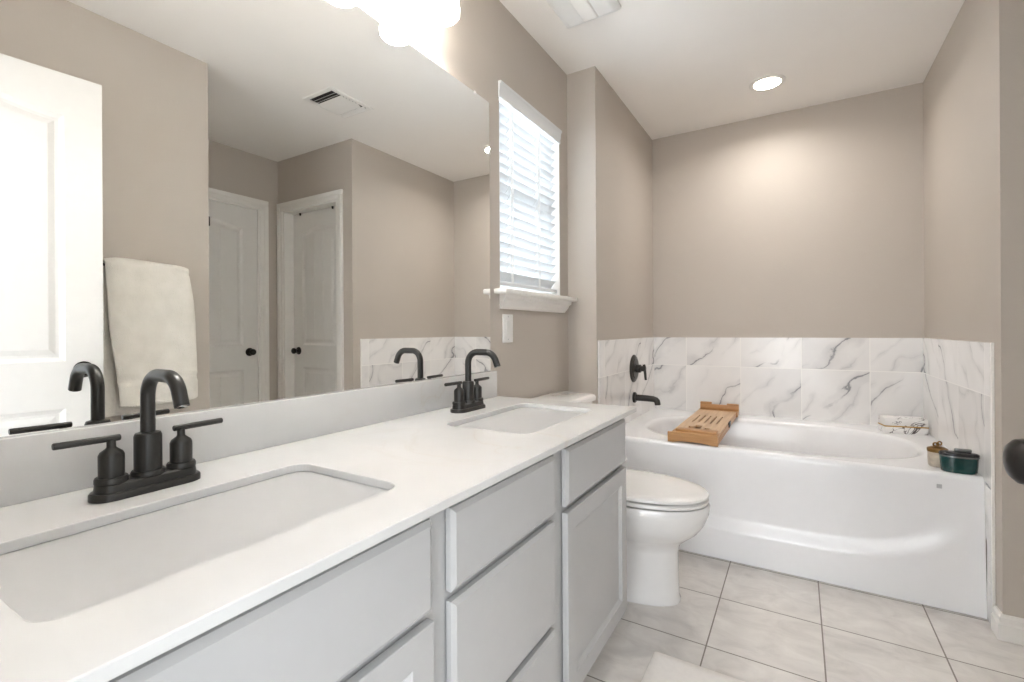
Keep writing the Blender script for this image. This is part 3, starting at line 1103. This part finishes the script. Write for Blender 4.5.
def toilet():
    yc = 1.985
    t = thing('toilet', 'white two-piece toilet with closed lid beside the bathtub', 'toilet', (0.40, yc, 0.0))
    b = new()
    R = [(0.22, 0.660, 0.112, 0.0), (0.22, 0.662, 0.114, 0.012), (0.225, 0.656, 0.108, 0.025), (0.23, 0.654, 0.105, 0.10), (0.23, 0.653, 0.105, 0.20),
         (0.225, 0.662, 0.113, 0.235), (0.21, 0.692, 0.138, 0.260), (0.20, 0.728, 0.163, 0.290), (0.19, 0.753, 0.182, 0.325), (0.185, 0.771, 0.193, 0.372), (0.18, 0.774, 0.195, 0.400), (0.183, 0.768, 0.190, 0.409)]
    ring_loft(b, [egg(xb, xf, hw, z, yc) for xb, xf, hw, z in R])
    # shelf under the tank
    box(b, 0.03, 0.26, yc - 0.115, yc + 0.115, 0.28, 0.405, 0.03, 4)
    obj('bowl', b, M['ceramic'], t, 50)
    b = new()
    zs = 0.4120
    ring_loft(b, [egg(0.280, 0.745, 0.165, zs, yc), egg(0.258, 0.769, 0.186, zs + 0.004, yc), egg(0.258, 0.769, 0.186, zs + 0.012, yc), egg(0.264, 0.763, 0.181, zs + 0.017, yc)])
    box(b, 0.225, 0.275, yc - 0.10, yc + 0.10, zs - 0.003, zs + 0.022, 0.006)
    obj('seat', b, M['seat'], t, 45)
    b = new()
    zl = 0.4350
    ring_loft(b, [egg(0.280, 0.745, 0.165, zl - 0.001, yc), egg(0.250, 0.769, 0.187, zl + 0.003, yc), egg(0.250, 0.769, 0.187, zl + 0.011, yc), egg(0.256, 0.762, 0.181, zl + 0.017, yc),
                  egg(0.285, 0.725, 0.150, zl + 0.021, yc), egg(0.36, 0.62, 0.08, zl + 0.023, yc)])
    obj('lid', b, M['seat'], t, 45)
    b = new()
    rr = []
    for z, x1, hy in ((0.40, 0.190, 0.205), (0.415, 0.198, 0.215), (0.60, 0.205, 0.225), (0.752, 0.210, 0.232)):
        rr.append([(x, y, z) for x, y in rrect(0.022, x1, yc - hy, yc + hy, 0.04, 8)])
    ring_loft(b, rr)
    tk = obj('tank', b, M['ceramic'], t, 50)
    b = new()
    rr = []
    for z, e in ((0.7525, 0.004), (0.757, 0.012), (0.774, 0.013), (0.784, 0.007), (0.787, -0.006)):
        rr.append([(x, y, z) for x, y in rrect(0.018 - min(e, 0.006), 0.212 + e, yc - 0.232 - e, yc + 0.232 + e, 0.045, 10)])
    ring_loft(b, rr)
    obj('tank_lid', b, M['ceramic'], t, 50)
    b = new()
    lathe(b, (0.208, yc - 0.16, 0.70), (1, 0, 0), [(0.012, 0), (0.012, 0.008), (0.007, 0.01), (0.007, 0.018)], 16)
    tube(b, [(0.225, yc - 0.165, 0.70), (0.23, yc - 0.13, 0.697), (0.23, yc - 0.09, 0.692)], 0.006, 10)
    obj('flush_lever', b, M['chrome'], tk, 40)


toilet()


# ================================================================== BATHTUB
def bathtub():
    t = thing('bathtub', 'white alcove bathtub with an arched apron front', 'bathtub', ((XA + XB) / 2, 2.95, 0.0))
    ZR = 0.527
    tx0, tx1 = XA + 0.0095, XB - 0.0095
    cx = (tx0 + tx1) / 2
    yb = YB - 0.0095

    def sstep(a, c, x):
        q = max(0.0, min(1.0, (x - a) / (c - a)))
        return q * q * (3 - 2 * q)

    def yface(x, z):
        out = 2.447 + 0.026 * (z / ZR)
        s_ = 1 - ((abs(x - cx) / 0.71) ** 3.5 + (abs(z - 0.60) / 0.435) ** 3.5) ** (1 / 3.5)
        q = max(0.0, min(1.0, (s_ + 0.064) / 0.133))
        q = 0.75 * q + 0.25 * q * q * (3 - 2 * q)
        depth = 0.022 * (1 - sstep(0.20, 0.52, z) * 0.85)
        return out + depth * q
    b = new()
    nx = 150
    zs = [0.002 + (0.505 - 0.002) * k / 74 for k in range(75)]
    rows = []
    for z in zs:
        rows.append([(tx0 + (tx1 - tx0) * i / nx, yface(tx0 + (tx1 - tx0) * i / nx, z), z) for i in range(nx + 1)])
    for k in range(1, 7):
        a = pi / 2 * k / 6
        rows.append([(x, yface(x, 0.505) + 0.022 * (1 - cos(a)), 0.505 + 0.022 * sin(a)) for x in [tx0 + (tx1 - tx0) * i / nx for i in range(nx + 1)]])
    vv = ring_loft(b, rows, False, False, closed=False)
    # deck: from the opening out to the rectangle
    N = 160
    ex, ey, pw = 0.640, 0.405, 2.5
    oy = 2.955
    yf = 2.497

    def sup(sc_x, sc_y, z, shift=0.0):
        o = []
        for k in range(N):
            a = 2 * pi * k / N
            c, s_ = cos(a), sin(a)
            o.append((cx + shift + ex * sc_x * math.copysign(abs(c) ** (2 / pw), c), oy + ey * sc_y * math.copysign(abs(s_) ** (2 / pw), s_), z))
        return o
    outer = []
    for k in range(N):
        a = 2 * pi * k / N
        c, s_ = cos(a), sin(a)
        hx = (tx1 - tx0) / 2
        hy = (yb - oy) if s_ > 0 else (oy - yf)
        q = min(hx / max(abs(c), 1e-9), hy / max(abs(s_), 1e-9))
        outer.append([cx + q * c, oy + q * s_, ZR])
    for X_, Y_ in ((tx0, yf), (tx1, yf), (tx0, yb), (tx1, yb)):      # exact corners
        i = min(range(N), key=lambda k: (outer[k][0] - X_) ** 2 + (outer[k][1] - Y_) ** 2)
        outer[i][0], outer[i][1] = X_, Y_
    rings = [outer, sup(1.03, 1.045, ZR), sup(1.0, 1.0, ZR - 0.003), sup(0.985, 0.98, ZR - 0.014), sup(0.975, 0.965, ZR - 0.035), sup(0.94, 0.92, 0.38), sup(0.90, 0.87, 0.25),
             sup(0.86, 0.82, 0.175), sup(0.80, 0.74, 0.135), sup(0.70, 0.60, 0.12), sup(0.3, 0.25, 0.115)]
    ring_loft(b, rings, False, True)
    # side and back skirts
    for x in (tx0, tx1):
        ps = [(x, yface(x, 0.002), 0.002), (x, yface(x, 0.505), 0.505), (x, yf, ZR), (x, yb, ZR), (x, yb, 0.002)]
        b.faces.new([b.verts.new(p) for p in ps])
    b.faces.new([b.verts.new(p) for p in ((tx0, yb, 0.002), (tx1, yb, 0.002), (tx1, yb, ZR), (tx0, yb, ZR))])
    obj('shell', b, M['acrylic'], t, 60)
    b = new()
    yy = yface(1.549, 0.474) - 0.001
    box(b, 1.540, 1.556, yy - 0.0008, yy + 0.002, 0.466, 0.482)
    obj('logo_badge', b, M['grey_mark'], t)
    b = new()
    lathe(b, (cx - ex * 0.925, oy, 0.40), (1, 0, -0.12), [(0.036, -0.012), (0.036, 0.006), (0.030, 0.010), (0, 0.011)], 28)
    obj('overflow_cover', b, M['black'], t, 30)


bathtub()

# tub filler and valve on the left alcove wall
XF = XA + 0.009
tv = thing('tub_valve', 'round black tub valve with lever on the marble tile', 'valve', (XF, 3.0, 0.853))
b = new()
lathe(b, (XF, 2.99, 0.853), (1, 0, 0), [(0.088, 0), (0.088, 0.004), (0.080, 0.010), (0.066, 0.012), (0.062, 0.016), (0.030, 0.018)], 48)
obj('escutcheon', b, M['black'], tv, 30)
b = new()
lathe(b, (XF + 0.016, 2.99, 0.853), (1, 0, 0), [(0.026, 0), (0.026, 0.028), (0.022, 0.032), (0.017, 0.033), (0.017, 0.058), (0.012, 0.062), (0.0, 0.063)], 32)
hd = obj('handle', b, M['black'], tv, 30)
b = new()
tube(b, [(XF + 0.066, 2.99, 0.880), (XF + 0.068, 2.99, 0.865), (XF + 0.074, 2.99, 0.815), (XF + 0.077, 2.99, 0.782)], 0.009, 14, radii=[0.008, 0.010, 0.008, 0.0075])
obj('lever', b, M['black'], hd, 35)
ts = thing('tub_spout', 'black tub filler spout below the round valve', 'spout', (XF, 2.99, 0.668))
b = new()
lathe(b, (XF, 2.99, 0.668), (1, 0, 0), [(0.034, 0), (0.034, 0.010), (0.030, 0.014), (0.022, 0.015)], 32)
obj('wall_flange', b, M['black'], ts, 30)
b = new()
tube(b, [(XF + 0.012, 2.99, 0.668), (XF + 0.09, 2.99, 0.667), (XF + 0.124, 2.99, 0.665), (XF + 0.138, 2.99, 0.661), (XF + 0.146, 2.99, 0.653), (XF + 0.149, 2.99, 0.640), (XF + 0.150, 2.99, 0.630)], 0.0195, 20,
     radii=[0.020, 0.0195, 0.019, 0.019, 0.019, 0.0185, 0.018])
obj('spout_body', b, M['black'], ts, 40)


# ================================================================== THINGS ON THE TUB
def bath_caddy():
    x0, x1 = 0.498, 0.736
    y0, y1 = 2.484, 3.400
    zb = 0.5275
    t = thing('bath_caddy', 'bamboo bath caddy lying across the bathtub rim', 'bath tray', ((x0 + x1) / 2, (y0 + y1) / 2, zb))
    # outer tray: near end block with a shallow arch below
    b = new()
    n = 20
    top, bot = [], []
    for k in range(n + 1):
        s_ = k / n
        x = x0 + (x1 - x0) * s_
        q = (s_ - 0.5) * 2
        bot.append((x, zb + 0.008 * max(0, 1 - (q / 0.75) ** 4)))
        top.append((x, zb + 0.050))
    ring = bot + top[::-1]
    ring_loft(b, [[(x, y0, z) for x, z in ring], [(x, y0 + 0.018, z) for x, z in ring]])
    obj('end_board', b, M['bamboo_cross'], t)
    b = new()
    for xa, xb_ in ((x0, x0 + 0.016), (x1 - 0.016, x1)):
        box(b, xa, xb_, y0 + 0.018, y0 + 0.50, zb + 0.004, zb + 0.036, 0.002)
    obj('outer_rail', b, M['bamboo'], t, 40)
    b = new()
    box(b, x0 + 0.018, x1 - 0.002, y0 + 0.020, y0 + 0.085, zb + 0.026, zb + 0.050, 0.003)
    box(b, x0 + 0.030, x1 - 0.012, y0 + 0.040, y0 + 0.105, zb + 0.050, zb + 0.060, 0.003)
    obj('end_slat', b, M['bamboo_cross'], t, 40)
    # pale middle panel with slots
    ya, yb_ = y0 + 0.105, y1 - 0.10
    z0, z1 = zb + 0.036, zb + 0.046
    b = new()
    xs0, xs1 = x0 + 0.012, x1 - 0.004
    sy0, sy1 = ya + 0.24, ya + 0.49
    c0, c1 = ya + 0.07, ya + 0.16
    box(b, xs0, xs1, ya, c0, z0, z1)
    # cut-outs (glass and phone rest) near the front
    box(b, xs0, xs0 + 0.050, c0, c1, z0, z1); box(b, xs0 + 0.115, xs0 + 0.135, c0, c1, z0, z1)
    box(b, xs0 + 0.160, xs1, c0, c1, z0, z1); box(b, xs0 + 0.050, xs0 + 0.08, c0 + 0.045, c1, z0, z1); box(b, xs0 + 0.135, xs0 + 0.160, c0 + 0.03, c1, z0, z1)
    box(b, xs0, xs1, c1, sy0, z0, z1)
    slots = [xs0 + 0.045 + 0.032 * k for k in range(5)]
    edge = xs0
    for s_ in slots:
        box(b, edge, s_ - 0.004, sy0, sy1, z0, z1)
        edge = s_ + 0.004
    box(b, edge, xs1, sy0, sy1, z0, z1)
    box(b, xs0, xs1, sy1, yb_, z0, z1)
    obj('slotted_panel', b, M['bamboo_top'], t)
    b = new(); box(b, x0 + 0.024, x1 - 0.020, y0 + 0.09, y1 - 0.11, zb + 0.010, zb + 0.018, 0.002)
    obj('under_tray', b, M['bamboo'], t, 40)
    b = new()
    for xa, xb_ in ((x0 + 0.008, x0 + 0.022), (x1 - 0.018, x1 - 0.002)):
        box(b, xa, xb_, y0 + 0.30, y1, zb + 0.006, zb + 0.038, 0.002)
    obj('inner_rail', b, M['bamboo'], t, 40)
    b = new()
    box(b, x0 + 0.004, x1 + 0.006, y1 - 0.10, y1, zb + 0.012, zb + 0.040, 0.003)
    obj('far_end', b, M['bamboo_cross'], t, 40)
    b = new()
    yb2 = y1 - 0.028
    box(b, x0 + 0.010, x1 + 0.006, yb2, y1 - 0.004, zb + 0.040, zb + 0.074, 0.002)
    box(b, x0 + 0.010, x0 + 0.080, yb2, y1 - 0.004, zb + 0.074, zb + 0.088, 0.002)
    box(b, x1 - 0.065, x1 + 0.006, yb2, y1 - 0.004, zb + 0.074, zb + 0.084, 0.002)
    obj('back_rest', b, M['bamboo_cross'], t, 40)
    b = new()
    box(b, x1 - 0.002, x1 + 0.004, y0 + 0.42, y0 + 0.50, zb + 0.018, zb + 0.046, 0.002)
    obj('side_clip', b, M['blacktin'], t, 40)


bath_caddy()


def veined_box():
    cx, cy = 1.562, 3.330
    t = thing('keepsake_box', 'small white black-veined box with a gold line on the bathtub corner', 'box', (cx, cy, 0.5275))
    hw, hd = 0.097, 0.045
    ang = radians(12)
    rot = Matrix.Translation((cx, cy, 0)) @ Matrix.Rotation(ang, 4, 'Z') @ Matrix.Translation((-cx, -cy, 0))

    def fin(b):
        bmesh.ops.transform(b, matrix=rot, verts=b.verts[:]); return b
    z0 = 0.5275
    b = new(); box(b, cx - hw, cx + hw, cy - hd, cy + hd, z0, z0 + 0.036, 0.002)
    obj('body', fin(b), M['veinbox'], t, 40)
    b = new(); box(b, cx - hw - 0.0015, cx + hw + 0.0015, cy - hd - 0.0015, cy + hd + 0.0015, z0 + 0.0362, z0 + 0.0415)
    obj('gold_band', fin(b), M['gold'], t)
    b = new(); box(b, cx - hw, cx + hw, cy - hd, cy + hd, z0 + 0.0417, z0 + 0.083, 0.002)
    obj('lid', fin(b), M['veinbox'], t, 40)


veined_box()


def candle_jar():
    cx, cy, z0 = 1.565, 2.588, 0.5275
    t = thing('candle_jar', 'small mottled beige jar with a brass lid on the bathtub rim', 'jar', (cx, cy, z0))
    b = new()
    lathe(b, (cx, cy, z0), (0, 0, 1), [(0.026, 0), (0.030, 0.004), (0.0315, 0.02), (0.032, 0.058), (0.031, 0.062)], 36)
    obj('jar_body', b, M['stoneware'], t, 40)
    b = new()
    lathe(b, (cx, cy, z0 + 0.0605), (0, 0, 1), [(0.0335, 0), (0.0342, 0.003), (0.0342, 0.012), (0.032, 0.015), (0.018, 0.021), (0.007, 0.023), (0.0, 0.0235)], 36)
    ld = obj('lid', b, M['brass'], t, 30)
    b = new()
    for s_, dz in ((-1, 0.0), (1, 0.006)):
        pts = []
        for k in range(13):
            a = 2 * pi * k / 12
            pts.append((cx + s_ * 0.007 + 0.006 * cos(a), cy, z0 + 0.0895 + dz + 0.007 * sin(a)))
        tube(b, pts, 0.0032, 8)
    lathe(b, (cx, cy, z0 + 0.083), (0, 0, 1), [(0.005, 0), (0.004, 0.008), (0.006, 0.014), (0, 0.018)], 14)
    obj('bow_knob', b, M['brass'], ld, 40)


candle_jar()


def green_tin():
    cx, cy, z0 = 1.6165, 2.522, 0.5275
    t = thing('oval_tin', 'dark green oval tin with a black lid beside the beige jar', 'tin', (cx, cy, z0))
    sx, sy = 1.0, 0.62
    b = new()
    # lathe's own axes are rotated: build oval rings directly
    def oval(r, z, k=0.48):
        return [(cx + r * cos(2 * pi * i / 48), cy + r * k * sin(2 * pi * i / 48), z0 + z) for i in range(48)]
    ring_loft(b, [oval(0.0515, 0), oval(0.0548, 0.004), oval(0.0573, 0.03), oval(0.0581, 0.062)])
    obj('tin_body', b, M['green'], t, 40)
    b = new()
    ring_loft(b, [oval(0.0585, 0.060), oval(0.0602, 0.061), oval(0.0602, 0.0655), oval(0.0585, 0.066)])
    obj('rim', b, M['pewter'], t, 30)
    b = new()
    ring_loft(b, [oval(0.0593, 0.0662), oval(0.0610, 0.069), oval(0.0602, 0.075), oval(0.0548, 0.0785), oval(0.0373, 0.080), oval(0.0166, 0.0805)])
    ld = obj('lid', b, M['blacktin'], t, 40)
    b = new()
    box(b, cx - 0.012, cx + 0.040, cy + 0.002, cy + 0.018, z0 + 0.0795, z0 + 0.0925, 0.004)
    obj('lid_grip', b, M['pewter'], ld, 40)


green_tin()


# ================================================================== TOWEL
def towel():
    bar = thing('towel_bar', 'black towel bar on the wall beside the open door', 'towel bar', (XT, 1.0, 1.40))
    b = new()
    tube(b, [(XT - 0.065, 0.785, 1.395), (XT - 0.065, 1.135, 1.395)], 0.007, 14)
    obj('rod', b, M['black'], bar, 40)
    for y in (0.792,):
        b = new()
        lathe(b, (XT, y, 1.395), (-1, 0, 0), [(0.022, 0), (0.022, 0.006), (0.010, 0.009), (0.010, 0.066), (0.0, 0.067)], 20)
        obj('post', b, M['black'], bar, 30)
    xc = XT - 0.065
    b = new()
    nu, nw = 36, 120
    rows = []
    R = 0.022
    zf, zbk = 0.775, 0.735
    Lf, Lb = 1.395 - zf, 1.395 - zbk
    tot = Lf + pi * R + Lb
    for j in range(nw + 1):
        d = tot * j / nw
        row = []
        for i in range(nu + 1):
            s_ = i / nu
            ed = abs(2 * s_ - 1)
            if d < Lf:
                f = (Lf - d) / Lf
                ya = 0.826 + 0.046 * f ** 1.2
                yb_ = 1.150 + 0.030 * sin(min(1.0, f * 1.25) * pi * 0.62)
                x, z = xc - R - 0.014 * f, zf + d
                x += -0.006 * sin(8 * s_ + 2.0 * f) * f - 0.004 * sin(3.5 * s_ + 2)
                x += 0.010 * ed ** 8
                z -= 0.012 * ed ** 6 * (1 - f)
                if 0.095 < d < 0.125:
                    x += 0.006
                if 0.125 <= d < 0.14 or 0.08 < d <= 0.095:
                    x -= 0.002
                if d < 0.03:
                    z += 0.010 * ed ** 10
            elif d < Lf + pi * R:
                a = (d - Lf) / R
                ya, yb_ = 0.826, 1.150
                x, z = xc - R * cos(a), 1.395 + R * sin(a)
                z += 0.004 * sin(5 * s_ + 0.6) * sin(a) - 0.012 * ed ** 6
            else:
                e = d - Lf - pi * R
                f = e / Lb
                ya, yb_ = 0.828 - 0.002 * f, 1.150 + 0.012 * f
                x, z = xc + R + 0.003 * sin(7 * s_) * f, 1.395 - e
                z -= 0.012 * ed ** 6 * (1 - f)
            row.append((x, ya + (yb_ - ya) * s_ + 0.003 * sin(d * 14 + s_), z))
        rows.append(row)
    ring_loft(b, rows, False, False, closed=False)
    tw = obj('bath_towel', b, M['terry'], None, 70)
    tag(tw, 'white terry towel folded over a bar, seen in the mirror', 'towel')
    md = tw.modifiers.new('thickness', 'SOLIDIFY'); md.thickness = 0.020; md.offset = 0.0
    md = tw.modifiers.new('round', 'BEVEL'); md.width = 0.008; md.segments = 3; md.limit_method = 'ANGLE'; md.angle_limit = radians(50)


towel()

# ------------------------------------------------------------------ bath mat
b = new()
rings = []
for ins, z in ((0.003, 0.0005), (0.0, 0.004), (0.0, 0.010), (0.004, 0.014), (0.03, 0.0145)):
    rings.append([(x, y, z) for x, y in rrect(0.652 + ins, 1.16 - ins, 0.80 + ins, 1.618 - ins, 0.006, 4)])
ring_loft(b, rings)
tag(obj('bath_mat', b, M['mat'], None, 40), 'white cotton bath mat on the tiles before the vanity', 'mat')
